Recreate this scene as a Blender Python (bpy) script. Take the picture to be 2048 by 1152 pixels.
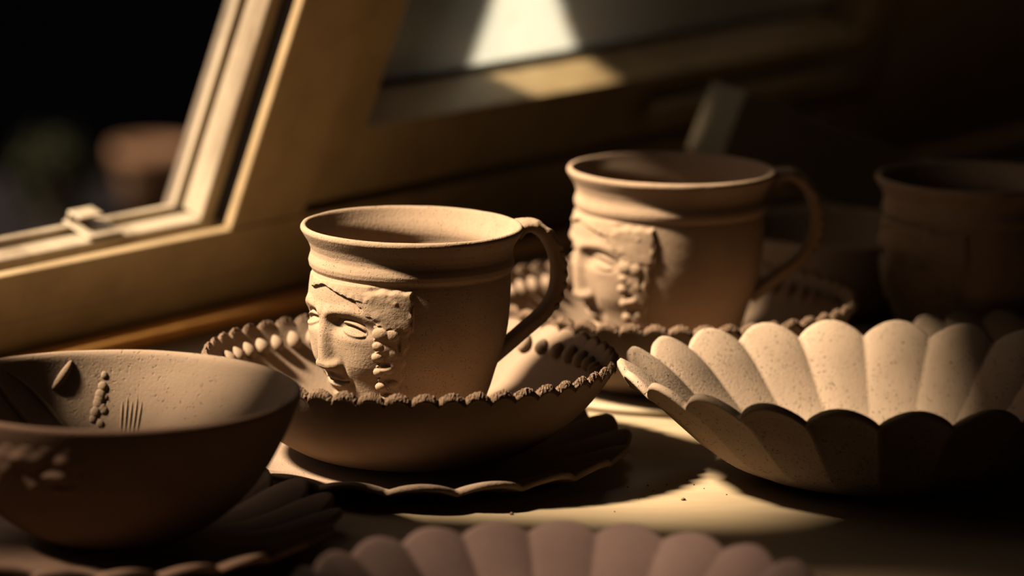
import bpy, math, random
import numpy as np
from mathutils import Matrix, Vector

# ---------------------------------------------------------------- reset
for o in list(bpy.data.objects):
    bpy.data.objects.remove(o, do_unlink=True)
scene = bpy.context.scene
COL = scene.collection
PI = math.pi
R = math.radians

# ---------------------------------------------------------------- camera
cam_d = bpy.data.cameras.new('camera')
cam = bpy.data.objects.new('camera', cam_d); COL.objects.link(cam)
cam.location = (0, 0, 0.38878)
cam.matrix_world = Matrix.Translation((0, 0, 0.38878)) @ Matrix.Rotation(R(79), 4, 'X') @ Matrix.Rotation(R(1), 4, 'Z')
cam_d.sensor_width = 36; cam_d.lens = 135
cam_d.clip_start = 0.02; cam_d.clip_end = 200
cam_d.dof.use_dof = True
cam_d.dof.focus_distance = 1.605
cam_d.dof.aperture_fstop = 5.2
scene.camera = cam

# ---------------------------------------------------------------- world, sun, exposure
SUN_AZ, SUN_EL = R(-10), R(47)
world = bpy.data.worlds.new('sky'); scene.world = world; world.use_nodes = True
bg = world.node_tree.nodes['Background']
bg.inputs[0].default_value = (1.0, 0.80, 0.66, 1); bg.inputs[1].default_value = 1.4
sd = bpy.data.lights.new('sun', 'SUN'); sd.energy = 33; sd.angle = R(6); sd.color = (1, 0.835, 0.63)
sun = bpy.data.objects.new('sun', sd); COL.objects.link(sun)
sdir = Vector((-math.cos(SUN_AZ)*math.cos(SUN_EL), math.sin(SUN_AZ)*math.cos(SUN_EL), math.sin(SUN_EL)))
sun.rotation_euler = sdir.to_track_quat('Z', 'Y').to_euler()
sun.location = (-3, 1, 4)
vs = scene.view_settings
vs.view_transform = 'Standard'; vs.look = 'None'; vs.gamma = 1; vs.exposure = 0
vs.use_curve_mapping = False
scene.cycles.use_denoising = True
scene.cycles.max_bounces = 10
scene.cycles.diffuse_bounces = 3
scene.cycles.transparent_max_bounces = 12
scene.cycles.sample_clamp_indirect = 4

# ---------------------------------------------------------------- materials
def nt(name):
    m = bpy.data.materials.new(name); m.use_nodes = True
    return m, m.node_tree, m.node_tree.nodes['Principled BSDF']
def ramp(t, fac, stops):
    r = t.nodes.new('ShaderNodeValToRGB')
    e = r.color_ramp.elements
    e[0].position, e[0].color = stops[0][0], (*stops[0][1], 1)
    e[1].position, e[1].color = stops[-1][0], (*stops[-1][1], 1)
    for p, c in stops[1:-1]:
        k = e.new(p); k.color = (*c, 1)
    t.links.new(fac, r.inputs[0]); return r
def noise(t, vec, scale, detail=4, rough=.6):
    n = t.nodes.new('ShaderNodeTexNoise'); n.inputs['Scale'].default_value = scale
    n.inputs['Detail'].default_value = detail; n.inputs['Roughness'].default_value = rough
    t.links.new(vec, n.inputs['Vector']); return n
def sc(c, k): return tuple(min(1, x*k) for x in c)

def clay(name, c, pits=0.5, grain=0.5, pit_scale=420, streak=False):
    """bare unfired clay: matt, slightly mottled, with grog grain and small pits"""
    m, t, b = nt(name)
    tc = t.nodes.new('ShaderNodeTexCoord'); V = tc.outputs['Object']
    n1 = noise(t, V, 38, 5); n2 = noise(t, V, 900, 3)
    r1 = ramp(t, n1.outputs[0], [(.3, sc(c, .86)), (.7, sc(c, 1.08))])
    warp = noise(t, V, 260, 2)
    wv = t.nodes.new('ShaderNodeVectorMath'); wv.operation = 'MULTIPLY_ADD'
    wv.inputs[1].default_value = (.006, .006, .006)
    t.links.new(warp.outputs['Color'], wv.inputs[0]); t.links.new(V, wv.inputs[2])
    vo = t.nodes.new('ShaderNodeTexVoronoi'); vo.inputs['Scale'].default_value = pit_scale
    vo.inputs['Randomness'].default_value = 1
    t.links.new(wv.outputs[0], vo.inputs['Vector'])
    pm = t.nodes.new('ShaderNodeMapRange'); pm.inputs[1].default_value = .13; pm.inputs[2].default_value = .26
    t.links.new(vo.outputs['Distance'], pm.inputs[0])
    # only some cells hold a pit
    sel = noise(t, V, 120, 1)
    sm = t.nodes.new('ShaderNodeMapRange'); sm.inputs[1].default_value = .34; sm.inputs[2].default_value = .56
    t.links.new(sel.outputs[0], sm.inputs[0])
    inv = t.nodes.new('ShaderNodeMath'); inv.operation = 'SUBTRACT'; inv.inputs[0].default_value = 1
    t.links.new(pm.outputs[0], inv.inputs[1])
    pit = t.nodes.new('ShaderNodeMath'); pit.operation = 'MULTIPLY'
    t.links.new(inv.outputs[0], pit.inputs[0]); t.links.new(sm.outputs[0], pit.inputs[1])
    mx = t.nodes.new('ShaderNodeMix'); mx.data_type = 'RGBA'
    k = t.nodes.new('ShaderNodeMath'); k.operation = 'MULTIPLY'; k.inputs[1].default_value = .55*pits
    t.links.new(pit.outputs[0], k.inputs[0]); t.links.new(k.outputs[0], mx.inputs[0])
    t.links.new(r1.outputs[0], mx.inputs[6]); mx.inputs[7].default_value = (*sc(c, .35), 1)
    t.links.new(mx.outputs[2], b.inputs['Base Color'])
    b.inputs['Roughness'].default_value = .95; b.inputs['Specular IOR Level'].default_value = .12
    h = t.nodes.new('ShaderNodeMath'); h.operation = 'MULTIPLY_ADD'; h.inputs[1].default_value = -1.3*pits
    t.links.new(pit.outputs[0], h.inputs[0])
    g = t.nodes.new('ShaderNodeMath'); g.operation = 'MULTIPLY'; g.inputs[1].default_value = grain
    t.links.new(n2.outputs[0], g.inputs[0]); t.links.new(g.outputs[0], h.inputs[2])
    bp = t.nodes.new('ShaderNodeBump'); bp.inputs['Strength'].default_value = .8; bp.inputs['Distance'].default_value = .0004
    t.links.new(h.outputs[0], bp.inputs['Height']); t.links.new(bp.outputs[0], b.inputs['Normal'])
    return m

def painted(name, c, dirt=(.05, .03, .02), amount=.3, scale=14, rough=.55, stretch=(1, 1, 1), bump=.0006, spec=.3):
    m, t, b = nt(name)
    tc = t.nodes.new('ShaderNodeTexCoord')
    mp = t.nodes.new('ShaderNodeMapping'); mp.inputs['Scale'].default_value = stretch
    t.links.new(tc.outputs['Object'], mp.inputs[0]); V = mp.outputs[0]
    n1 = noise(t, V, scale, 6, .65); n2 = noise(t, V, scale*12, 3)
    r1 = ramp(t, n1.outputs[0], [(.34, tuple(c[i]*(1-amount)+dirt[i]*amount for i in range(3))), (.56, c), (.8, sc(c, 1.06))])
    t.links.new(r1.outputs[0], b.inputs['Base Color'])
    b.inputs['Roughness'].default_value = rough; b.inputs['Specular IOR Level'].default_value = spec
    bp = t.nodes.new('ShaderNodeBump'); bp.inputs['Strength'].default_value = .35; bp.inputs['Distance'].default_value = bump
    t.links.new(n2.outputs[0], bp.inputs['Height']); t.links.new(bp.outputs[0], b.inputs['Normal'])
    return m

def frosted(name, clear=.72, tint=(.95, .94, .90), k=1.0):
    m, t, b = nt(name); t.nodes.remove(b)
    out = t.nodes['Material Output']
    tc = t.nodes.new('ShaderNodeTexCoord'); V = tc.outputs['Object']
    n1 = noise(t, V, 9, 4); n2 = noise(t, V, 55, 3)
    r1 = ramp(t, n1.outputs[0], [(.3, sc((.44, .48, .46), k)), (.7, sc((.58, .61, .57), k))])
    sp = ramp(t, n2.outputs[0], [(.62, (0, 0, 0)), (.72, (.9, .9, .9))])
    mx = t.nodes.new('ShaderNodeMix'); mx.data_type = 'RGBA'
    t.links.new(sp.outputs[0], mx.inputs[0]); t.links.new(r1.outputs[0], mx.inputs[6]); mx.inputs[7].default_value = (.42, .22, .08, 1)
    tr = t.nodes.new('ShaderNodeBsdfTranslucent'); df = t.nodes.new('ShaderNodeBsdfDiffuse')
    tp = t.nodes.new('ShaderNodeBsdfTransparent'); tp.inputs[0].default_value = (*tint, 1)
    for s in (tr, df): t.links.new(mx.outputs[2], s.inputs[0])
    a = t.nodes.new('ShaderNodeMixShader'); a.inputs[0].default_value = .35
    t.links.new(tr.outputs[0], a.inputs[1]); t.links.new(df.outputs[0], a.inputs[2])
    c = t.nodes.new('ShaderNodeMixShader'); c.inputs[0].default_value = clear
    t.links.new(a.outputs[0], c.inputs[1]); t.links.new(tp.outputs[0], c.inputs[2])
    gl = t.nodes.new('ShaderNodeBsdfGlossy'); gl.inputs['Roughness'].default_value = .25
    d = t.nodes.new('ShaderNodeMixShader'); d.inputs[0].default_value = .04
    t.links.new(c.outputs[0], d.inputs[1]); t.links.new(gl.outputs[0], d.inputs[2])
    t.links.new(d.outputs[0], out.inputs[0])
    return m

CL = (0.160, 0.107, 0.067)
M = dict(
    mug=clay('mug_clay', CL, .6, .6, 760),
    saucer=clay('saucer_clay', (0.154, 0.104, 0.067), .12, .6),
    rim=clay('broken_rim_clay', (.085, .052, .031), .8, 2.2, 700),
    plate=clay('plate_clay', (0.146, 0.098, 0.065), .4, .9, 500),
    shell=clay('pitted_clay', (0.179, 0.126, 0.083), 1.5, .6, 560),
    bowl=clay('brown_clay', (0.144, 0.097, 0.062), .5, .6, 380),
    dish=clay('pinkish_clay', (0.151, 0.107, 0.087), .15, .6),
    table=painted('cream_table_paint', (0.186, 0.137, 0.079), (0.118, 0.079, 0.045), .35, 9, .5, (1, 5, 1), .0003),
    cream=painted('cream_window_paint', (.20, .137, .069), (.066, .037, .015), .28, 30, .5, (1, 1, 1)),
    jamb=painted('pale_track_paint', (0.214, 0.168, 0.112), (0.051, 0.028, 0.011), .7, 30, .5, (1, .25, 1)),
    dark=painted('gap_shade_and_bead', (.008, .006, .005), (.004, .003, .003), .3, 30, .8),  # near black: painted shade for the frame gaps, and the glazing bead colour
    ledge=painted('sun_brightened_ledge', (0.328, 0.242, 0.133), (0.117, 0.070, 0.031), .4, 30, .5),  # window cream lightened so the sun patch on the ledge looks stronger
    wood=painted('orange_varnished_wood', (.80, .40, .11), (.5, .22, .06), .4, 20, .35, (4, 1, 1)),
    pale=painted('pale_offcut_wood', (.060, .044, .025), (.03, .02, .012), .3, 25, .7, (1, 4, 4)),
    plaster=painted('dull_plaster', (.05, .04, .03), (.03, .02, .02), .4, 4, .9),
    board=painted('weathered_board', (.10, .075, .05), (.04, .03, .02), .5, 12, .85, (1, 6, 1)),
    soil=painted('shade_dark_soil', (.0042, .0036, .004), (.0015, .0014, .0015), .6, 1.5, .95, bump=.01, spec=0),  # courtyard shade put into the ground colour
    extwall=painted('shade_dark_render', (.0006, .0006, .0008), (.0003, .0003, .0004), .5, 1.2, .95, spec=0),  # far wall coloured almost black to stand for shade
    leaf=painted('shade_dark_leaf', (.006, .0062, .003), (.003, .003, .0015), .5, 6, .9, spec=.02),  # leaf green darkened to look shaded
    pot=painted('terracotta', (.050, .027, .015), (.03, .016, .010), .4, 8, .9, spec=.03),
    glass=frosted('frosted_dirty_glass'),
    glass2=frosted('very_dirty_glass', .46, (.95, .88, .88), .25),
)

# ---------------------------------------------------------------- helpers
def mesh(name, V, F, mat, smooth=True):
    me = bpy.data.meshes.new(name)
    me.from_pydata([tuple(v) for v in V], [], [tuple(f) for f in F])
    me.materials.append(M[mat] if isinstance(mat, str) else mat)
    if smooth: me.polygons.foreach_set('use_smooth', [True]*len(me.polygons))
    me.update(); return me
def link(name, me, parent=None, loc=None, rot=None):
    o = bpy.data.objects.new(name, me); COL.objects.link(o)
    if parent: o.parent = parent
    if loc is not None: o.location = loc
    if rot is not None: o.rotation_euler = rot
    return o
def thing(name, label, cat, loc=(0, 0, 0), rz=0, group=None):
    o = link(name, None, None, loc, (0, 0, rz)); o.empty_display_size = .02
    return tag(o, label, cat, group)
def tag(o, label, cat, group=None):
    o['label'] = label; o['category'] = cat
    if group: o['group'] = group
    return o
def struct(o): o['kind'] = 'structure'; return o

def grid_faces(nr, nc, close=True):
    """quads over rows x cols, columns closed"""
    i = np.arange(nr-1)[:, None]; j = np.arange(nc if close else nc-1)[None, :]
    j2 = (j+1) % nc
    a = i*nc+j; b = i*nc+j2; c = (i+1)*nc+j2; d = (i+1)*nc+j
    return np.stack([a, b, c, d], -1).reshape(-1, 4)
def polar(name, rows, mat, cap0=True, cap1=True):
    """rows: array (nr, nth, 3), counter-clockwise theta; rows go outside-bottom -> rim -> inside-centre"""
    nr, nc, _ = rows.shape
    V = rows.reshape(-1, 3).tolist(); F = grid_faces(nr, nc).tolist()
    if cap0: F.append(list(range(nc))[::-1])
    if cap1: F.append([(nr-1)*nc+k for k in range(nc)])
    return mesh(name, V, F, mat)
def smooth(a, b, x):
    t = np.clip((x-a)/(b-a), 0, 1); return t*t*(3-2*t)
def spline(pts, n):
    """Catmull-Rom through pts, n samples"""
    P = np.array(pts, float); P = np.vstack([2*P[0]-P[1], P, 2*P[-1]-P[-2]])
    seg = len(P)-3; out = []
    for t in np.linspace(0, seg, n):
        i = min(int(t), seg-1); f = t-i
        p0, p1, p2, p3 = P[i:i+4]
        out.append(.5*((2*p1)+(-p0+p2)*f+(2*p0-5*p1+4*p2-p3)*f*f+(-p0+3*p1-3*p2+p3)*f**3))
    return np.array(out)
rng = np.random.default_rng(7)
def fnoise(shape_a, freqs, seed):
    """smooth periodic noise over theta array"""
    g = np.random.default_rng(seed); o = np.zeros_like(shape_a)
    for f in freqs: o += np.sin(shape_a*f+g.uniform(0, 6.28))*g.uniform(.4, 1)
    return o/len(freqs)
def box_geo(lo, hi):
    (a, b, c), (d, e, f) = lo, hi
    V = [(a, b, c), (d, b, c), (d, e, c), (a, e, c), (a, b, f), (d, b, f), (d, e, f), (a, e, f)]
    F = [(0, 3, 2, 1), (4, 5, 6, 7), (0, 1, 5, 4), (1, 2, 6, 5), (2, 3, 7, 6), (3, 0, 4, 7)]
    return V, F
def boxes(name, bl, mat, parent=None, bevel=0):
    V, F = [], []
    for lo, hi in bl:
        v, f = box_geo(lo, hi); k = len(V); V += v; F += [tuple(i+k for i in q) for q in f]
    o = link(name, mesh(name, V, F, mat, False), parent)
    if bevel:
        b = o.modifiers.new('bevel', 'BEVEL'); b.width = bevel; b.segments = 2
    return o

# ---------------------------------------------------------------- room shell
TH, LEAN = R(35.7), R(21)
hv = Vector((math.sin(TH), math.cos(TH), 0)); nv = Vector((math.cos(TH), -math.sin(TH), 0))
vv = Vector((0, 0, 1))*math.cos(LEAN)+nv*math.sin(LEAN)
wv = hv.cross(vv)
FOOT = Vector((-.1558, 1.8822, 0))
MW = Matrix(((hv.x, vv.x, wv.x, FOOT.x), (hv.y, vv.y, wv.y, FOOT.y), (hv.z, vv.z, wv.z, FOOT.z), (0, 0, 0, 1)))   # u along the wall, v up the slope, w into the room

# sloping wall: pieces round one long window
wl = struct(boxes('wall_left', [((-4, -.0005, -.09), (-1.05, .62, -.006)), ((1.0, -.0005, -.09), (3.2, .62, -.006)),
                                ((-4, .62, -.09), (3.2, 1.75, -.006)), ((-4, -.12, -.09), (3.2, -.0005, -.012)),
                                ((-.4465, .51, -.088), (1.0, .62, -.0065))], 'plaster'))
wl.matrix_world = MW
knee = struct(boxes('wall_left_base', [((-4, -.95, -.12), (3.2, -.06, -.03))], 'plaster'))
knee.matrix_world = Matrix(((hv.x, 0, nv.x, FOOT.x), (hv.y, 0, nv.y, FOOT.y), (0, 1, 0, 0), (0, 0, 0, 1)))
def at_uv(u, off): p = FOOT+hv*u+nv*off; return (p.x, p.y)
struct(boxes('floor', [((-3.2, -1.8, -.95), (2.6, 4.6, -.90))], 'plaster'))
cp = [FOOT+hv*u+nv*o for u, o in ((-4, .56), (3.2, .56), (3.2, 3.6), (-4, 3.6))]
cm_ = [(p.x, p.y, 1.53) for p in cp]+[(p.x, p.y, 1.60) for p in cp]
struct(link('ceiling', mesh('ceiling', cm_, [(0, 1, 2, 3), (7, 6, 5, 4)]+[(i, i+4, (i+1) % 4+4, (i+1) % 4) for i in range(4)], 'plaster', False)))
struct(boxes('wall_right', [((2.5, -1.8, -.9), (2.6, 4.6, 1.55))], 'plaster'))
struct(boxes('wall_front', [((-2.6, -1.8, -.9), (2.5, -1.7, 1.55))], 'plaster'))
struct(boxes('wall_back', [((1.35, 4.5, -.9), (2.5, 4.6, 1.55))], 'plaster'))

# ---------------------------------------------------------------- window
win = struct(link('window_1', None)); win.matrix_world = MW; win.empty_display_size = .05
HEAD, HEAD2 = .456, .60
ML = -.447                                             # inner edge of the left mullion
def wbox(name, bl, mat, bevel=.0008, parent=None): return boxes(name, bl, mat, parent or win, bevel)
wbox('bottom_rail', [((-1.05, .0155, -.0405), (1.0, .028, 0)), ((ML-.0135, .028, -.0050), (.0135, .0555, 0)),
                     ((-1.05, .028, -.0405), (ML-.0130, .0555, 0)), ((.0130, .028, -.0405), (1.0, .0555, 0))], 'cream')
wbox('apron', [((-1.05, .0, -.05), (1.0, .0150, -.006))], 'cream')
wbox('gap_shade', [((ML-.012, .0285, -.0190), (.012, .0330, -.0055)), ((ML-.012, .0285, -.0365), (.012, .0380, -.0295))], 'dark', 0)  # black strips painting the shade between lip and tracks
wbox('sill_track', [((ML-.0125, .0285, -.029), (.0125, .0505, -.0195)), ((ML-.0125, .0285, -.0405), (.0125, .0495, -.0370))], 'jamb')
def mullion(u_in, d, top):
    """u_in: visible edge beside the opening, d=+1 body towards +u"""
    f = lambda p, q, v0, v1, w0, w1: ((min(u_in+d*p, u_in+d*q), v0, w0), (max(u_in+d*p, u_in+d*q), v1, w1))
    wbox('mullion', [f(.0130, .0570, .0560, top, -.0405, -.0008), f(0, .0572, .0560, top, -.0050, 0)], 'cream')
    wbox('gap_shade', [f(.0095, .0125, .0510, top, -.0190, -.0056), f(.0085, .0125, .0510, top, -.0365, -.0330)], 'dark', 0)  # black strips standing for shade in the upright gaps
    wbox('jamb_track', [f(.0005, .0125, .0510, top, -.0325, -.0195), f(.0005, .0125, .0500, top, -.0405, -.0370)], 'jamb')
mullion(0, 1, HEAD); mullion(ML, -1, HEAD2)
wbox('head_rail', [((ML-.057, HEAD+.0005, -.0405), (1.0, .509, 0))], 'cream')
wbox('head_rail', [((-1.05, HEAD2+.0005, -.0405), (ML-.0585, .619, 0))], 'cream')
def sash(u0, u1, top, gm='glass'):
    s = .0325
    r = wbox('sash_rail', [((u0+s, .0590, -.040), (u1-s, .0975, -.0040))], 'cream')
    l = wbox('glazing_ledge', [((u0+s, .0978, -.0320), (u1-s, .0990, -.0040))], 'ledge', .0004)
    for vtx in l.data.vertices:                          # slopes up to the glass
        if vtx.co.z < -.02: vtx.co.y += .004
    wbox('sash_stile', [((u0, .0590, -.040), (u0+s, top-.001, -.0040))], 'cream')
    wbox('sash_stile', [((u1-s, .0590, -.040), (u1, top-.001, -.0040))], 'cream')
    wbox('sash_top_rail', [((u0+s, top-.02, -.040), (u1-s, top-.001, -.0040))], 'cream')
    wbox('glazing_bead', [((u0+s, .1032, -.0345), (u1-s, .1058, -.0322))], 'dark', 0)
    wbox('glass_pane', [((u0+s, .1020, -.0380), (u1-s, top-.02, -.0350))], gm, 0)
sash(.0605, .62, HEAD)
sash(-1.0, ML-.0605, HEAD2, 'glass2')
wbox('end_frame', [((.6215, .0560, -.0405), (.99, HEAD, -.001))], 'cream')
wbox('end_frame', [((-1.048, .0560, -.0405), (-1.0015, HEAD2, -.001))], 'cream')
st = wbox('window_catch', [((-.0800, .0508, -.0400), (-.0560, .0522, -.0215)), ((-.0780, .0522, -.0400), (-.0630, .0560, -.0385)),
                           ((-.0785, .0560, -.0400), (-.0615, .0574, -.0315))], 'jamb', .0005)
led = wbox('wall_ledge', [((.352, .0735, .0002), (.56, .0850, .010))], 'cream', .001)

# quarter-round trim at the wall foot
prof = [(0, 0)]+[(.0085*math.cos(a), .0085*math.sin(a)) for a in np.linspace(0, PI/2, 9)]
V = []; F = []
for u in (-1.0, 1.0):
    for (a, b) in prof:
        p = FOOT+hv*u+nv*(a+.0015); V.append((p.x, p.y, b+.0002))
k = len(prof)
for i in range(k): F.append((i, (i+1) % k, k+(i+1) % k, k+i))
F.append(tuple(range(k))[::-1]); F.append(tuple(range(k, 2*k)))
struct(link('trim_1', mesh('trim_1', V, F, 'wood')))

# ---------------------------------------------------------------- workbench
wb = thing('workbench', 'cream painted workbench top under all the pottery, running along the window', 'table', (0, 0, 0))
a = at_uv(-1.35, .0008); b = at_uv(1.25, .0008)
poly = [(a[0], a[1]), (.62, .62), (1.3, 1.2), (1.3, 3.0), (b[0], b[1])]
V = [(x, y, 0) for x, y in poly]+[(x, y, -.03) for x, y in poly]
n = len(poly)
F = [tuple(range(n)), tuple(range(n, 2*n))[::-1]]+[((i+1) % n, i, n+i, n+(i+1) % n) for i in range(n)]
link('tabletop', mesh('tabletop', V, F, 'table', False), wb)
for (x, y) in ((.5, .85), (1.2, 1.35), (1.2, 2.8), (-.62, 1.0)):
    boxes('leg', [((x-.03, y-.03, -.90), (x+.03, y+.03, -.0305))], 'board', wb)

# ---------------------------------------------------------------- mugs
MP = [(0, 25), (1.2, 26.6), (3, 27.6), (10, 30), (23, 34.6), (30.8, 36.8), (36.9, 39.0), (45, 40.9), (49.8, 41.7), (57.6, 42.3), (66, 42.5), (70.5, 42.4), (72.6, 42.2),
      (73.4, 42.6), (74.6, 43.5), (76.6, 43.9), (78.6, 43.4), (80, 42.9), (82, 43.0), (85, 44.2), (88, 46.2), (90, 47.4), (91, 47.3)]
mz = np.array([p[0] for p in MP]); mr = np.array([p[1] for p in MP])
def mug_radius(z): return np.interp(z, mz, mr)
MMS = .001

def face_height(s, t):
    """relief height in mm; s across the face (mm along the mug wall), t up; nose tip at 0,0"""
    A = np.abs(s)
    def G(cx, cy, rx, ry, p=2): return np.exp(-((np.abs(A-cx)/rx)**p+(np.abs(t-cy)/ry)**p))
    q = np.clip(1-(A/29.5)**2-((t-5)/43.)**2, 0, 1)
    h = 3.1*q**.6*(.62+.38*smooth(-13, -3, t))
    # brow
    tb = np.interp(A, [0, 5, 10, 14, 19, 25, 30], [20.0, 19.8, 21.4, 22.0, 21.0, 18.2, 15])
    h += 1.2*np.exp(-((t-tb)/2.5)**2)*smooth(28, 19, A)*smooth(0, 5, A+1.5)
    # socket
    h -= 2.6*G(10.8, 15.8, 7.0, 3.6)+2.4*G(6.6, 16.4, 2.8, 3.4)+1.0*G(19, 14, 5, 3)
    # eyeball and lids (outer corner droops)
    te = 14.2-.17*(A-14)
    x = np.clip((A-14.3)/6.2, -1, 1); arch = np.sqrt(1-x*x)
    inside = smooth(7.6, 9.2, A)*smooth(21.2, 19.2, A)
    eb = np.clip(1-((A-14.2)/6.6)**2-((t-te-.2)/3.6)**2, 0, 1)**.6
    h += 1.0*eb**1.6
    up = te+2.3*arch; lo = te-1.9*arch
    h += .95*np.exp(-((t-up-.3)/.70)**2)*inside
    h += .70*np.exp(-((t-lo)/.75)**2)*inside
    h -= .95*np.exp(-((t-(up-1.15))/.62)**2)*inside*smooth(.1, .5, arch)
    h -= .55*np.exp(-((t-(up+1.6))/.6)**2)*inside
    # nose: long straight ridge
    wn = np.interp(t, [-7, -3, 1, 8, 16, 21], [4.6, 4.5, 3.9, 3.2, 3.3, 4.8])
    hn = np.interp(t, [-8, -6.2, -5.0, -3.6, -2.2, 1, 8, 15, 20, 24], [0, .3, 3.2, 4.7, 4.9, 4.4, 3.2, 2.0, 1.0, 0])
    h += hn*np.exp(-(A/wn)**2.6)
    h += 2.3*G(5.0, -3.0, 2.5, 2.6, 2.4)
    h -= .8*G(8.4, -3, 1.5, 3.2)
    # cheek, muzzle, mouth, chin
    h += .9*G(17, 0, 8, 8)
    h += 1.1*G(0, -11, 9.5, 6)
    h -= .7*G(0, -7, 1.5, 1.6)
    mw = smooth(9.2, 5.0, A)
    ul = -8.6-.018*A*A+.4*np.exp(-((A-2.2)/1.6)**2)
    h += .8*np.exp(-((t-ul)/1.1)**2)*mw
    h -= 1.3*np.exp(-((t-(-10.4+.012*A*A-.25*np.exp(-(A/1.6)**2)))/.58)**2)*smooth(9.6, 7.6, A)
    h += 1.0*np.exp(-((t+12.3-.012*A*A)/1.3)**2)*smooth(7.8, 4.0, A)
    h -= 1.4*G(0, -15.4, 6, 1.6)
    h -= .8*G(10.2, -10.4, 1.6, 1.8)
    h += 1.8*G(0, -21, 7, 4.5)
    # hair: fringe, temple lock and column of curls
    soft = 0*h; gr = np.random.default_rng(21)
    for _ in range(150):
        cx, cy, r_, k_ = gr.uniform(0, 40), gr.uniform(-30, 34), gr.uniform(.9, 2.2), gr.uniform(-.35, .5)
        soft += k_*np.exp(-((A-cx)**2+(t-cy)**2)/r_**2)
    fr = np.interp(A, [0, 3, 8, 13, 18, 22, 26], [31.4, 30.6, 29.0, 27.6, 26.4, 25.6, 25])+.45*np.abs(np.sin(A*.95+.3))-.2
    fringe = smooth(-.45, .6, t-fr)*smooth(26, 21, A)
    lo2 = np.interp(A, [14.5, 16.5, 18.8, 19.6, 22.6, 25.2, 28.5, 38, 40], [28, 25.4, 23.6, 21.4, 20.0, 17.0, 15.4, 15.6, 19])+.5*np.sin(A*1.7)
    lock = smooth(32.6, 30.6, t+.35*np.sin(A*1.1))*smooth(-.5, .6, t-lo2)*smooth(14.4, 16.0, A+.3*np.sin(t*1.3))*smooth(39.4, 38.2, A+.4*np.sin(t*1.1))*1.0
    inn = 24.0+.8*np.sin(t*1.02+.9)+.4*np.sin(t*2.1)
    out = np.interp(t, [-33, -12, 0, 12, 20], [32, 34.5, 36.3, 38, 39])+.5*np.sin(t*.9)
    colm = smooth(-.5, .5, A-inn)*smooth(0, -1.4, A-out)*smooth(18, 16.4, t)
    body = 0*h
    ttop = smooth(34.5, 29.5, t)
    body = np.maximum(body, fringe*(h+(.85+.4*ttop)+.55*soft+.35*np.abs(np.sin(A*.95+.3))*smooth(3.5, .5, t-fr)))
    lockh = np.maximum(h+.6, 2.7-.045*np.maximum(A-22, 0)**1.15)*(.25+.75*ttop)+.8*soft*ttop
    body = np.maximum(body, lock*lockh)
    colh = 2.4+.45*np.sin(t*1.02+1.2)*smooth(33, 25, A)+.5*soft-.14*np.maximum(A-28, 0)
    body = np.maximum(body, colm*colh)
    for (cx, cy, r, k) in ((26.4, 13.6, 3.5, 1.9), (30.8, 13.2, 3.2, 1.2), (25.4, 8.2, 2.5, 1.7), (24.8, 3.2, 2.6, 2.2), (30, 4.5, 3.2, .6), (28.6, -2.0, 2.7, 1.9),
                           (25.0, -3.6, 2.7, 2.4), (30.5, -8.5, 2.6, 1.2), (25.0, -10.2, 2.7, 2.4), (28.2, -14.4, 2.5, 1.6), (24.4, -16.8, 2.9, 2.4), (26, -24, 3, 2.0)):
        b_ = np.clip(1-((A-cx)/r)**2-((t-cy)/(r*.80))**2, 0, 1)**.5
        body = np.maximum(body, (1.8+.85*k*b_)*(b_ > 0)*smooth(0, .35, b_))
    for (cx, cy, rx, ry) in ((22.6, 18.2, 2.8, 1.2), (27.4, .4, 2.5, 1.3), (27.8, -6.6, 2.8, 1.3), (27.0, -13.0, 2.4, 1.2), (33.6, 9, .7, 2.6)):
        body -= 1.5*np.exp(-((A-cx)/rx)**2-((t-cy)/ry)**2)*(body > 0)
    # thin outer lock
    body = np.maximum(body, 1.5*np.exp(-((A-39.2)/.8)**2)*smooth(14, 17, t)*smooth(27, 25, t))
    h += .55*G(14.5, 9.6, 6, 2.6)
    h = np.maximum(h, body*smooth(-14, -8, s))
    # no overlap of the dome with the bare wall beyond the hair
    edge = smooth(40.8, 38.8, A)*smooth(34.2, 33.0, t)
    return h*edge-.7*(1-edge)

def mug_body():
    nth = 220
    th = np.linspace(0, 2*PI, nth, endpoint=False)
    zo = np.unique(np.concatenate([np.linspace(0, 70, 40), np.linspace(70, 91, 46)]))
    ro = mug_radius(zo)
    prof = [(r, z) for r, z in zip(ro, zo)]
    prof += [(46.9, 91.7), (46.0, 92.0), (45.2, 91.6), (44.6, 90.6)]
    for z in np.concatenate([np.linspace(88.5, 74, 9), np.linspace(70, 12, 18)]):
        prof.append((mug_radius(z)-3.0-.6*(z < 30), z))
    prof += [(27.5, 7.5), (24, 5.6), (18, 5.0), (8, 5.0), (1, 5.0)]
    P = np.array(prof); rr = P[:, 0][:, None]; zz = P[:, 1][:, None]
    seam = np.exp(-((((th-R(-60)+PI) % (2*PI)-PI)/R(.9))**2))[None, :]*.28*(np.arange(len(P)) < len(zo))[:, None]*smooth(4, 12, zz)
    chip = .22*fnoise(th, (3, 7, 11, 17, 29), 3)[None, :]*smooth(84, 91, zz)
    wob = .14*np.sin(zz*.9)*fnoise(th, (2, 3, 5), 4)[None, :]*(np.arange(len(P)) > len(zo)+4)[:, None]
    r2 = rr-seam+chip+wob; z2 = zz+chip*.8+0*th[None, :]
    rows = np.stack([r2*np.cos(th), r2*np.sin(th), z2], -1)*MMS
    return polar('mug_body', rows, 'mug')
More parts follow.
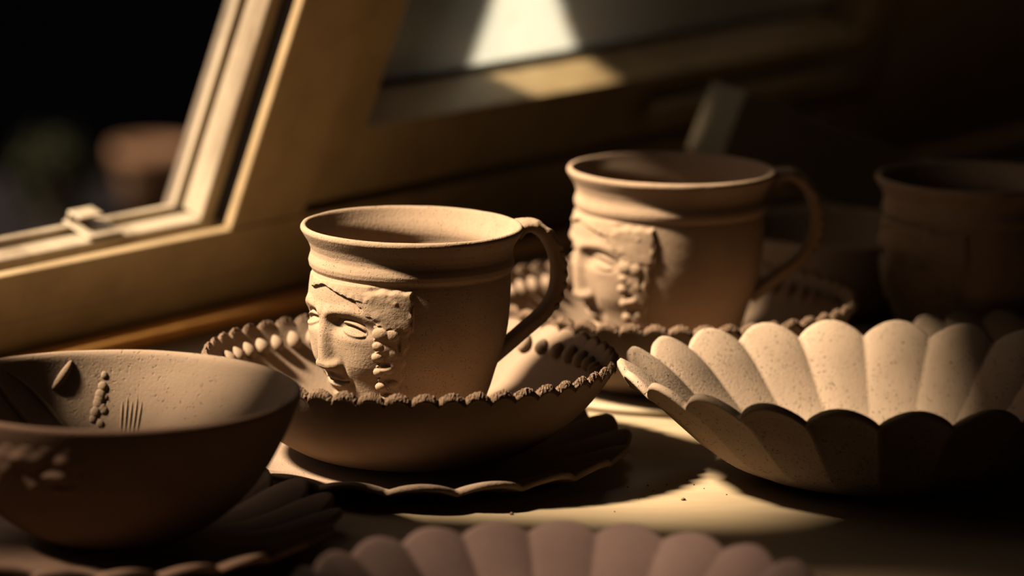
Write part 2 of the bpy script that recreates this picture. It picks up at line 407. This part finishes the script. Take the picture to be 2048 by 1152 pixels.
def mug_face():
    NS, NT = 300, 216
    s = np.linspace(-41.5, 41.5, NS); t = np.linspace(-33, 35.0, NT)
    S, T = np.meshgrid(s, t)
    Z = T+39.0
    H = face_height(S, T)
    rad = mug_radius(Z)+H
    ang = R(-90-52)+S/41.0
    V = np.stack([rad*np.cos(ang), rad*np.sin(ang), Z], -1)*MMS
    return mesh('face_relief', V.reshape(-1, 3), grid_faces(NT, NS, False), 'mug')
def mug_handle():
    path = spline([(46.2, 86.2), (50, 88.6), (55.5, 88.4), (61.5, 84.4), (66, 77), (67.8, 68), (66.2, 57.5), (60.5, 49.5), (52, 42.8), (44, 36.6), (37.6, 31.8)], 90)
    m = len(path); V = []
    tang = np.gradient(path, axis=0); tang /= np.linalg.norm(tang, axis=1)[:, None]
    nor = np.stack([-tang[:, 1], tang[:, 0]], -1)   # points to the inside... flipped below
    K = 36
    for i in range(m):
        f = i/(m-1)
        wd = np.interp(f, [0, .12, .3, .6, 1], [8.2, 7.0, 6.6, 5.2, 4.8])/1.0
        tk = np.interp(f, [0, .12, .5, 1], [3.6, 2.9, 2.8, 3.0])
        for k in range(K):
            a = 2*PI*k/K
            c, sn = math.cos(a), math.sin(a)
            b = wd*np.sign(c)*abs(c)**.8          # across the strap
            d = tk*np.sign(sn)*abs(sn)**.8        # radial thickness
            out = sn < 0
            # braided leaf relief on the outer face
            if sn > -.15:
                amp = smooth(.10, .25, f)*smooth(.72, .60, f)
                d += amp*(.65*max(0, math.sin(f*62+abs(b)*.55))*(1 if abs(b) < wd*.95 else .4)-.2)*max(0, sn+.15)
                if abs(c) > .62: b += np.sign(c)*.55*amp*max(0, math.sin(f*75))
            p = path[i]+nor[i]*d
            V.append((p[0], b, p[1]))
    V = np.array(V)*MMS
    az = R(-90+112)
    X = V[:, 0]*math.cos(az)-V[:, 1]*math.sin(az); Y = V[:, 0]*math.sin(az)+V[:, 1]*math.cos(az)
    V = np.stack([X, Y, V[:, 2]], -1)
    F = grid_faces(m, K).tolist(); F.append(list(range(K))); F.append([(m-1)*K+k for k in range(K)][::-1])
    return mesh('handle', V, F, 'mug')
mb, mf, mh = mug_body(), mug_face(), mug_handle()
def handle_beads():
    path = spline([(46.2, 86.2), (50, 88.6), (55.5, 88.4), (61.5, 84.4), (66, 77), (67.8, 68), (66.2, 57.5), (60.5, 49.5), (52, 42.8), (44, 36.6), (37.6, 31.8)], 90)
    az = R(22); out = []
    for i in range(33, 58, 4):
        t = path[i+1]-path[i-1]; t /= np.linalg.norm(t); n_ = np.array([-t[1], t[0]])
        V = []
        for a in range(7):
            q = PI*a/6
            for b_ in range(9):
                w_ = 2*PI*b_/9
                al, ac, no = math.cos(q)*2.0, math.sin(q)*math.cos(w_)*1.5-4.9, math.sin(q)*math.sin(w_)*1.3+1.2
                p = path[i]+t*al+n_*no
                V.append((p[0]*math.cos(az)-ac*math.sin(az), p[0]*math.sin(az)+ac*math.cos(az), p[1]))
        out.append(mesh('handle_bead', np.array(V)*MMS, grid_faces(7, 9), 'mug'))
    return out
hb = handle_beads()
def make_mug(loc, rz, scl, label):
    t = thing('face_mug', label, 'mug', loc, rz, 'clay mugs with a moulded face')
    t.scale = (scl, scl, scl)
    link('mug_body', mb, t); link('face_relief', mf, t); hd = link('handle', mh, t)
    for q in hb: link('handle_bead', q, hd)
    return t

# ---------------------------------------------------------------- saucers with beaded rim
NB = 50
def saucer_mesh():
    nth = NB*24
    th = np.linspace(0, 2*PI, nth, endpoint=False)
    inner = spline([(1, 5.0), (25, 5.0), (40, 5.2), (52, 8.2), (63, 14.4), (72, 22.2), (79, 30.0), (84, 37.0), (86.2, 40.6)], 26)
    outer = spline([(44, 0), (48, .6), (58, 6.2), (68, 13.2), (76.5, 21.4), (83, 29.6), (87.3, 36.6), (89.2, 39.8)], 20)
    cut = np.array([(89.0, 39.2), (88.8, 40.0), (88.3, 40.7), (87.7, 41.3), (87.0, 41.6)])     # broken edge, slanting outwards
    outer[-1] = (88.7, 38.2)
    prof = np.vstack([[(1, 1.2), (40, 1.2), (42, 0)], outer, cut, inner[::-1]])
    idx = np.arange(len(prof)); irim = 3+20
    tt = np.clip(1-np.maximum(np.abs(idx-(irim+1.5))-2.5, 0)/5.0, 0, 1)
    lobe = np.abs(np.cos(NB/2*th))**.75
    rr = prof[:, 0][:, None]; zz = prof[:, 1][:, None]; w = (tt**1.3)[:, None]
    dz = w*(3.0*lobe[None, :]-1.8)+0*th[None, :]
    dr = w*(.7*lobe[None, :]-.5)
    for q, (k, amp) in enumerate(((irim-1, .15), (irim, .38), (irim+1, .38), (irim+2, .35), (irim+3, .42), (irim+4, .4), (irim+5, .15))):
        rg = fnoise(th, (37, 61, 97, 143, 201, 277, 331), 50+q//2)*.8+rng.normal(0, .45, nth)
        dz[k] += amp*rg; dr[k] += amp*.8*np.roll(rg, 9)
    wz = 0.35*fnoise(th, (2, 3), 9)[None, :]*w
    r2 = rr+dr; z2 = zz+dz+wz
    rows = np.stack([r2*np.cos(th), r2*np.sin(th), z2], -1)*MMS
    me = polar('saucer_body', rows, 'saucer')
    me.materials.append(M['rim'])
    nf = (len(prof)-1)*nth
    ring = np.zeros(len(me.polygons), int)
    for r_ in range(irim-1, irim+5): ring[r_*nth:(r_+1)*nth] = 1
    me.polygons.foreach_set('material_index', ring.tolist())
    me.polygons.foreach_set('use_smooth', (ring == 0).tolist())
    return me
def bead_mesh():
    nu, nw = 14, 11
    V, F = [], []
    for i in range(nw):
        a = PI*i/(nw-1)
        for j in range(nu):
            b = 2*PI*j/nu
            y = -math.cos(a)                        # along the slope, +1 points to the rim
            rad = math.sin(a)*(1 if y < 0 else (1-.35*y*y))
            V.append((rad*math.cos(b)*3.25, (y*3.6 if y < 0 else y*4.8), rad*math.sin(b)*2.7))
    V = np.array(V)*MMS
    return mesh('bead', V, grid_faces(nw, nu), 'saucer')
sm, bm_ = saucer_mesh(), bead_mesh()
def make_saucer(loc, rz, scl, label):
    t = thing('beaded_saucer', label, 'saucer', loc, rz, 'clay saucers with a beaded rim')
    t.scale = (scl, scl, scl)
    link('saucer_body', sm, t)
    g = random.Random(int(loc[0]*1e4))
    for k in range(NB):
        a = 2*PI*k/NB
        o = link('bead', bm_, t)
        r, z = .0797, .0328
        sl = R(54)
        up = Vector((math.cos(a)*math.cos(sl), math.sin(a)*math.cos(sl), math.sin(sl)))
        nn = Vector((-math.cos(a)*math.sin(sl), -math.sin(a)*math.sin(sl), math.cos(sl)))
        xx = up.cross(nn)
        o.matrix_local = Matrix((xx, up, nn)).transposed().to_4x4()
        o.location = (math.cos(a)*r, math.sin(a)*r, z)
        q = g.uniform(.9, 1.08); o.scale = (q, q*g.uniform(.92, 1.08), q)
    return t

# ---------------------------------------------------------------- fluted bowls and plates
def fluted(name, inner_pts, n, cut, amp, thick, mat, ky=1.0, dz_rim=.0, start=.35, per=20, rag=.1, phase=0., pw=.8, dr=0.):
    """thin fluted vessel: lobes bulge to the inside, creases between them; lobes run further up the profile than the creases"""
    nth = n*per
    th = np.linspace(0, 2*PI, nth, endpoint=False)
    lobe = np.abs(np.cos(n/2*(th-phase)))**pw
    prof = spline(inner_pts, 40)
    d = np.sqrt((np.diff(prof, axis=0)**2).sum(1)); s = np.concatenate([[0], np.cumsum(d)]); s /= s[-1]
    tang = np.gradient(prof, axis=0); tang /= np.linalg.norm(tang, axis=1)[:, None]
    nrm = np.stack([-tang[:, 1], tang[:, 0]], -1)          # up / inward
    rg = fnoise(th, (31, 67, 103, 151, 211), 8)
    def surf(off, S):
        out = []
        for sv in S:
            se = sv*(1-cut*(1-lobe)*smooth(.55, 1, sv))+0*th
            r = np.interp(se, s, prof[:, 0]); z = np.interp(se, s, prof[:, 1])
            nr = np.interp(se, s, nrm[:, 0]); nz = np.interp(se, s, nrm[:, 1])
            g = smooth(start, .85, sv)
            a = amp*g*(lobe-.55)-off
            r = r+nr*a+dr*lobe*smooth(.7, 1, sv); z = z+nz*a+dz_rim*lobe*smooth(.7, 1, sv)
            if sv > .985: r = r+rag*rg; z = z+rag*rg[::-1]
            out.append(np.stack([r*np.cos(th), r*np.sin(th)*ky, z], -1))
        return out
    S = np.concatenate([np.linspace(.02, .8, 22), np.linspace(.83, 1, 10)])
    inn = surf(0, S); outr = surf(thick, S)
    mid = .5*(inn[-1]+outr[-1]); nrv = mid.copy(); nrv[:, 2] = 0; nrv /= np.linalg.norm(nrv, axis=1)[:, None]
    mid = mid+nrv*thick*.22
    rows = np.array(outr+[mid]+inn[::-1])
    zmin = rows[..., 2].min(); rows[..., 2] -= zmin
    return polar(name, rows*MMS, mat)

shell_me = fluted('bowl_body', [(1, 3), (20, 3), (36, 3.4), (50, 5.2), (65, 11.0), (75.5, 17.6), (86, 27.0), (97, 37.0), (106, 43.2), (114.5, 47.4)], 23, .05, 1.9, 3.0, 'shell', ky=.80, start=.3, per=22, dz_rim=2.6)
dish_me = fluted('dish_body', [(1, 3), (25, 3), (50, 3.6), (62, 6.6), (74, 13.4), (84, 21.4), (91, 26.6), (96, 29.6)], 23, .035, 1.7, 3.2, 'dish', start=.4, per=20, dz_rim=.8)
plate_me = fluted('plate_body', [(1, 3.2), (30, 3.2), (58, 3.6), (70, 5.2), (80, 7.8), (88, 9.8), (95.5, 11.2)], 20, .045, 1.5, 2.8, 'plate', start=.55, per=22, rag=.22, dz_rim=1.6, phase=R(5))
leaf_me = fluted('plate_body', [(1, 3.2), (30, 3.2), (52, 3.8), (64, 5.6), (74, 8.4), (82, 10.8), (91.5, 13.0)], 22, .10, 1.7, 2.8, 'plate', start=.4, per=20, rag=.2, dz_rim=1.5)
def single(name, part, me, loc, rz, label, cat, group=None, scl=1):
    t = thing(name, label, cat, loc, rz, group); t.scale = (scl,)*3
    link(part, me, t); return t

single('fluted_bowl', 'bowl_body', shell_me, (.1600, 1.588, 0), R(6.8), 'large pitted pale clay bowl with fluted wall, sunlit inside, right on the bench', 'bowl', 'fluted clay bowls')
single('fluted_bowl', 'bowl_body', shell_me, (.246, 1.722, 0), R(8), 'small dim fluted clay bowl half hidden behind the large sunlit fluted bowl', 'bowl', 'fluted clay bowls', .70)
single('fluted_dish', 'dish_body', dish_me, (.0203, 1.292, 0), R(-4), 'pinkish fluted clay dish, blurred, nearest the viewer at the bottom edge', 'dish')
single('scalloped_plate', 'plate_body', plate_me, (-.043, 1.607, 0), 0, 'flat scalloped clay plate under the beaded saucer of the front mug', 'plate', 'scalloped clay plates')
single('petal_plate', 'plate_body', leaf_me, (-.157, 1.458, 0), R(3), 'dark petal-edged clay plate under the plain round bowl at the left', 'plate', 'scalloped clay plates')

# saucers, mugs
make_saucer((-.043, 1.607, .0062), R(2), 1, 'beaded clay saucer with chipped rim holding the front mug, on a scalloped plate')
bat = thing('drying_board', 'thin round board under the beaded saucer of the middle mug', 'board', (.0735, 1.768, 0))
thb = np.linspace(0, 2*PI, 64, endpoint=False)
rows = np.array([np.stack([r*np.cos(thb), r*np.sin(thb), 0*thb+z], -1) for r, z in ((.068, 0), (.0705, .0006), (.0708, .003), (.0702, .0036), (.03, .0036))])
link('board_disc', polar('board_disc', rows, 'table'), bat)
make_saucer((.0735, 1.768, .0037), R(5), 1.0, 'beaded clay saucer in half shade holding the middle mug, behind the front one')
make_mug((-.043, 1.607, .0114), 0, 1, 'sunlit clay mug with a moulded face, in sharp focus, in the front beaded saucer')
make_mug((.0735, 1.768, .0089), R(-14), 1.03, 'blurred clay mug with a half-shaded face, second behind the front mug')
make_mug((.222, 1.83, 0), R(-12), 1.0, 'clay face mug almost lost in the dark at the right edge')

# ---------------------------------------------------------------- plain round bowl with inside relief
bowl_in = spline([(1, 4.4), (18, 4.6), (30, 7.5), (42, 14), (54, 25), (62, 36.5), (67, 47.5), (69.6, 55.4)], 34)
bowl_out = spline([(26, 0), (30, .3), (38, 4.4), (50, 13.8), (60, 26.2), (67, 39.4), (71.4, 50), (73.2, 55.6)], 30)
def bowl_body():
    nth = 200; th = np.linspace(0, 2*PI, nth, endpoint=False)
    prof = np.vstack([[(1, .8), (24, .8)], bowl_out, [(73.1, 56.6), (71.8, 57.3), (70.4, 56.8)], bowl_in[::-1]])
    w = (.22*fnoise(th, (2, 3, 5, 9, 14), 11))[None, :]*smooth(20, 70, prof[:, 0])[:, None]
    r2 = prof[:, 0][:, None]+w; z2 = prof[:, 1][:, None]+w*.8
    rows = np.stack([r2*np.cos(th), r2*np.sin(th), z2], -1)*MMS
    return polar('bowl_body', rows, 'bowl')
bb = bowl_body()
pb = thing('round_bowl', 'plain round clay bowl with leaf relief inside, at the left front on a petal-edged plate', 'bowl', (-.1545, 1.458, .0058), 0, 'plain round clay bowls')
link('bowl_body', bb, pb)
def on_inside(a, f):
    """point on the inner wall at azimuth a, height fraction f (0 floor .. 1 rim); returns pos, across, up, normal"""
    i = f*(len(bowl_in)-1); k = min(int(i), len(bowl_in)-2); q = i-k
    p = bowl_in[k]*(1-q)+bowl_in[k+1]*q; d = bowl_in[k+1]-bowl_in[k]; d = d/np.linalg.norm(d)
    pos = Vector((p[0]*math.cos(a), p[0]*math.sin(a), p[1]))*MMS
    up = Vector((d[0]*math.cos(a), d[0]*math.sin(a), d[1])); nn = Vector((-d[1]*math.cos(a), -d[1]*math.sin(a), d[0]))
    return pos, up.cross(nn), up, nn
def ribbon(name, pts, wid, hei, mat='bowl'):
    """raised relief strand laid on the bowl's inner wall: pts = (azimuth, fraction)"""
    P = spline(pts, 22); K = 8; V = []
    cs = [on_inside(a, f) for a, f in P]
    for i, (p, xx, up, nn) in enumerate(cs):
        j0, j1 = max(i-1, 0), min(i+1, len(cs)-1)
        tg = (cs[j1][0]-cs[j0][0]).normalized(); sd_ = tg.cross(nn).normalized()
        e = math.sin(PI*(i+.6)/(len(cs)+.2))**.6
        for k in range(K):
            a = 2*PI*k/K
            V.append(p+sd_*(wid*e*math.cos(a)*MMS)+nn*(hei*e*math.sin(a)*MMS))
    F = grid_faces(len(cs), K).tolist(); F.append(list(range(K))[::-1]); F.append([(len(cs)-1)*K+k for k in range(K)])
    return link(name, mesh(name, V, F, mat), pb)
D = R
ribbon('leaf_relief', [(D(118), .80), (D(115), .84), (D(112), .90), (D(110), .97)], 1.9, 1.5)
ribbon('leaf_relief', [(D(134), .93), (D(128), .84), (D(121), .72), (D(114), .60), (D(108), .52)], 1.2, 1.1)
ribbon('leaf_relief', [(D(142), .95), (D(137), .80), (D(130), .64), (D(122), .50)], 1.5, 1.2)
ribbon('leaf_relief', [(D(148), .80), (D(143), .66), (D(136), .52)], 1.5, 1.2)
# small seated figure-like sprig: a few knobs pressed together
def knob(a, f, r):
    p, xx, up, nn = on_inside(a, f)
    nu, nw = 10, 7; V = []
    for i in range(nw):
        q = PI*i/(nw-1)
        for j in range(nu):
            b = 2*PI*j/nu
            V.append(p+xx*(math.sin(q)*math.cos(b)*r*MMS)+up*(math.cos(q)*r*1.15*MMS)+nn*(math.sin(q)*math.sin(b)*r*.5*MMS))
    return V, grid_faces(nw, nu).tolist()
V, F = [], []
for a, f, r in ((99.6, .80, 2.0), (100.6, .76, 2.3), (101.6, .72, 2.2), (103, .68, 2.0), (100.3, .70, 1.9), (99.0, .86, 1.5), (99.8, .80, 1.9), (101, .74, 2.2), (102.4, .69, 1.9), (99.6, .69, 1.8), (104, .65, 1.6), (101.2, .63, 1.7), (98.8, .75, 1.2)):
    v, fc = knob(D(a), f, r); k = len(V); V += v; F += [[i+k for i in q] for q in fc]
link('sprig_relief', mesh('sprig_relief', V, F, 'bowl'), pb)
for k in range(5): ribbon('comb_ridge', [(D(93.0-1.7*k), .56), (D(92.8-1.75*k), .66), (D(92.5-1.8*k), .73+.02*(k % 2))], .55, .5)
for k in range(3): ribbon('comb_ridge', [(D(24-5*k), .74), (D(18-5*k), .84), (D(13-5*k), .93)], .6, .35)
# moulded relief on the outside of the bowl, at the left
NS, NT = 90, 60
s = np.linspace(-30, 30, NS); t_ = np.linspace(-17, 17, NT); S, T = np.meshgrid(s, t_)
Hh = np.zeros_like(S)
for (cx, cy, rx, ry, k) in ((15, 1, 6, 3, 2.6), (17, -5, 5, 2.4, 2.0), (6, -4, 7, 5, 1.6), (2, 8, 9, 4, 1.8), (-8, 2, 8, 7, 2.2), (-17, -2, 6, 9, 1.8), (20, 8, 4, 3, 1.4)):
    Hh = np.maximum(Hh, k*np.exp(-((S-cx)/rx)**2-((T-cy)/ry)**2))
Hh += .22*np.sin(S*.8)*np.cos(T*.7)
ed = smooth(30, 26, np.abs(S))*smooth(17, 14, np.abs(T)); Hh = Hh*ed-.6*(1-ed)
Zr = 36+T*.9
Rr = np.interp(Zr, bowl_out[:, 1], bowl_out[:, 0])+Hh
An = R(-90-26)+S/66.
V = np.stack([Rr*np.cos(An), Rr*np.sin(An), Zr], -1).reshape(-1, 3)*MMS
link('outer_relief', mesh('outer_relief', V, grid_faces(NT, NS, False), 'bowl'), pb)

b2 = thing('round_bowl', 'small plain bowl barely visible in the dark behind the middle mug', 'bowl', (.166, 1.945, 0), 0, 'plain round clay bowls')
b2.scale = (.80,)*3
link('bowl_body', bb, b2)

# ---------------------------------------------------------------- wooden offcut leaning behind the middle mug
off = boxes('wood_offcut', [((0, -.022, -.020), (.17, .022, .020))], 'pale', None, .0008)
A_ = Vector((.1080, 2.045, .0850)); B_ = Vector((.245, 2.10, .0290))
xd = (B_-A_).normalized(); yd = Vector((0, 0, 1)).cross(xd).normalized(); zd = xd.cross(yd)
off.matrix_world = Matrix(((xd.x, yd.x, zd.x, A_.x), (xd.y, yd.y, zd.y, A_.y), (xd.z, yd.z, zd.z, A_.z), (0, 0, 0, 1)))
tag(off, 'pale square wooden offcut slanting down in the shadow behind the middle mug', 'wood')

# ---------------------------------------------------------------- clay crumbs on the bench
def crumb(seed):
    g = np.random.default_rng(seed); V = []
    nu, nw = 7, 5
    for i in range(nw):
        q = PI*i/(nw-1)
        for j in range(nu):
            b = 2*PI*j/nu; r = g.uniform(.7, 1.15)
            V.append((math.sin(q)*math.cos(b)*r, math.sin(q)*math.sin(b)*r*.7, math.cos(q)*.55*r))
    return mesh('clay_crumb', np.array(V)*MMS, grid_faces(nw, nu), 'rim')
cm = [crumb(k) for k in range(4)]
CR = [(-.018, 1.5235, 1.0), (-.0145, 1.5245, .7), (-.006, 1.5255, .7), (.0015, 1.5165, 1.1), (.0725, 1.5455, 1.15), (.050, 1.566, .5), (.0585, 1.569, .6), (.0665, 1.571, .55),
      (.0780, 1.572, .5), (.0755, 1.580, .5), (.040, 1.557, .4), (.032, 1.553, .4), (.0085, 1.541, .35), (.0605, 1.560, .4), (.082, 1.566, .4), (-.035, 1.515, .5),
      (.0245, 1.5475, .4), (.054, 1.546, .35), (.0435, 1.524, .45), (.091, 1.556, .45)]
ORD = ('first second third fourth fifth sixth seventh eighth ninth tenth eleventh twelfth thirteenth fourteenth fifteenth sixteenth seventeenth eighteenth nineteenth twentieth').split()
for i, (x, y, k) in enumerate(sorted(CR)):
    o = link('clay_crumb', cm[i % 4], None, (x, y, .00045*k), (0, 0, i*1.7)); o.scale = (k,)*3
    tag(o, '%s dark clay crumb on the sunlit bench, %s from the left' % ('largish' if k > .8 else 'small' if k > .45 else 'tiny', ORD[i]), 'crumb', 'clay crumbs on the bench')

# ---------------------------------------------------------------- outside
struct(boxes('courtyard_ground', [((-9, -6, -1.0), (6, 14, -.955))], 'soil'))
# unseen boards added outside the window to block the sun, leaving one gap
def board(name, quad, w0, w1, label):
    V = [(u, v, w0) for u, v in quad]+[(u, v, w1) for u, v in quad]
    F = [(3, 2, 1, 0), (4, 5, 6, 7)]+[(i, (i+1) % 4, 4+(i+1) % 4, 4+i) for i in range(4)]
    o = link(name, mesh(name, V, F, 'board', False)); o.matrix_world = MW
    tag(o, label, 'board', 'added sun-blocking boards outside the window'); return o
BD = .040
DU, DV = -.488/.707*BD, .512/.707*BD
def gp(u, v): return (u+DU, v+DV)
BW = -.034-BD
board('added_sun_blocker', [gp(.088, -.02), gp(.212, -.02), gp(.216, .34), gp(.088, .34)], BW-.014, BW, 'added sun-blocking board outside the glazed sash, left of the sun gap')
board('added_sun_blocker', [gp(.450, -.02), gp(.78, -.02), gp(.78, .34), gp(.075, .34)], BW-.034, BW-.018, 'slanting added sun-blocking board outside the glazed sash, right of the sun gap')
board('added_sun_blocker', [gp(-.085, .30), gp(.08, .30), gp(.08, .56), gp(-.27, .56)], BW-.052, BW-.038, 'short added sun-blocking board outside across the upper corner of the window opening')
board('added_sun_blocker', [gp(-.665, -.02), gp(-.515, -.02), gp(-.515, .265), gp(-.665, .265)], BW-.014, BW, 'low added sun-blocking board outside the glazed pane at the far left')
board('added_sun_blocker', [gp(-1.01, -.02), gp(-.666, -.02), gp(-.666, .57), gp(-1.01, .57)], BW-.014, BW, 'tall wide added sun-blocking board outside the glazed pane at the far left')
# far side of the courtyard
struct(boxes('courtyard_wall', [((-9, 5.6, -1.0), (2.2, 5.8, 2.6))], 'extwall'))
pt = thing('clay_pot', 'blurred terracotta pot standing in the dark courtyard beyond the open window', 'pot', (-.43, 4.55, -.4345))
pt.scale = (.36,)*3
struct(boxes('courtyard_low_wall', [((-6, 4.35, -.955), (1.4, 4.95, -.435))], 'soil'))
tp = np.linspace(0, 2*PI, 40, endpoint=False)
pp = [(.01, 0), (.085, 0), (.125, .22), (.13, .235), (.145, .24), (.145, .29), (.13, .29), (.12, .25), (.01, .24)]
link('pot_body', polar('pot_body', np.array([np.stack([r*np.cos(tp), r*np.sin(tp), 0*tp+z], -1) for r, z in pp]), 'pot'), pt)
def shrub(name, loc, rad, n, seed, label):
    t = thing(name, label, 'shrub', loc)
    g = np.random.default_rng(seed); V = []; F = []
    for i in range(n):
        d = g.normal(size=3); d /= np.linalg.norm(d); c = d*rad*g.uniform(.45, 1)*np.array([1, 1, 1.1])+np.array([0, 0, rad*1.1])
        a_ = g.normal(size=3); a_ /= np.linalg.norm(a_); b_ = np.cross(a_, d); b_ /= np.linalg.norm(b_)+1e-6
        L_ = g.uniform(.012, .022); k = len(V)
        V += [c-a_*L_, c+b_*L_*.35, c+a_*L_, c-b_*L_*.35]; F.append([k, k+1, k+2, k+3])
    lf = link('foliage', mesh('foliage', V, F, 'leaf', False), t); lf['kind'] = 'stuff'
    boxes('stem', [((-.015, -.015, 0), (.015, .015, rad*1.2))], 'board', t)
shrub('shrub', (-.56, 4.6, -.4345), .055, 260, 3, 'blurred low green shrub in the dark courtyard, left of the terracotta pot')
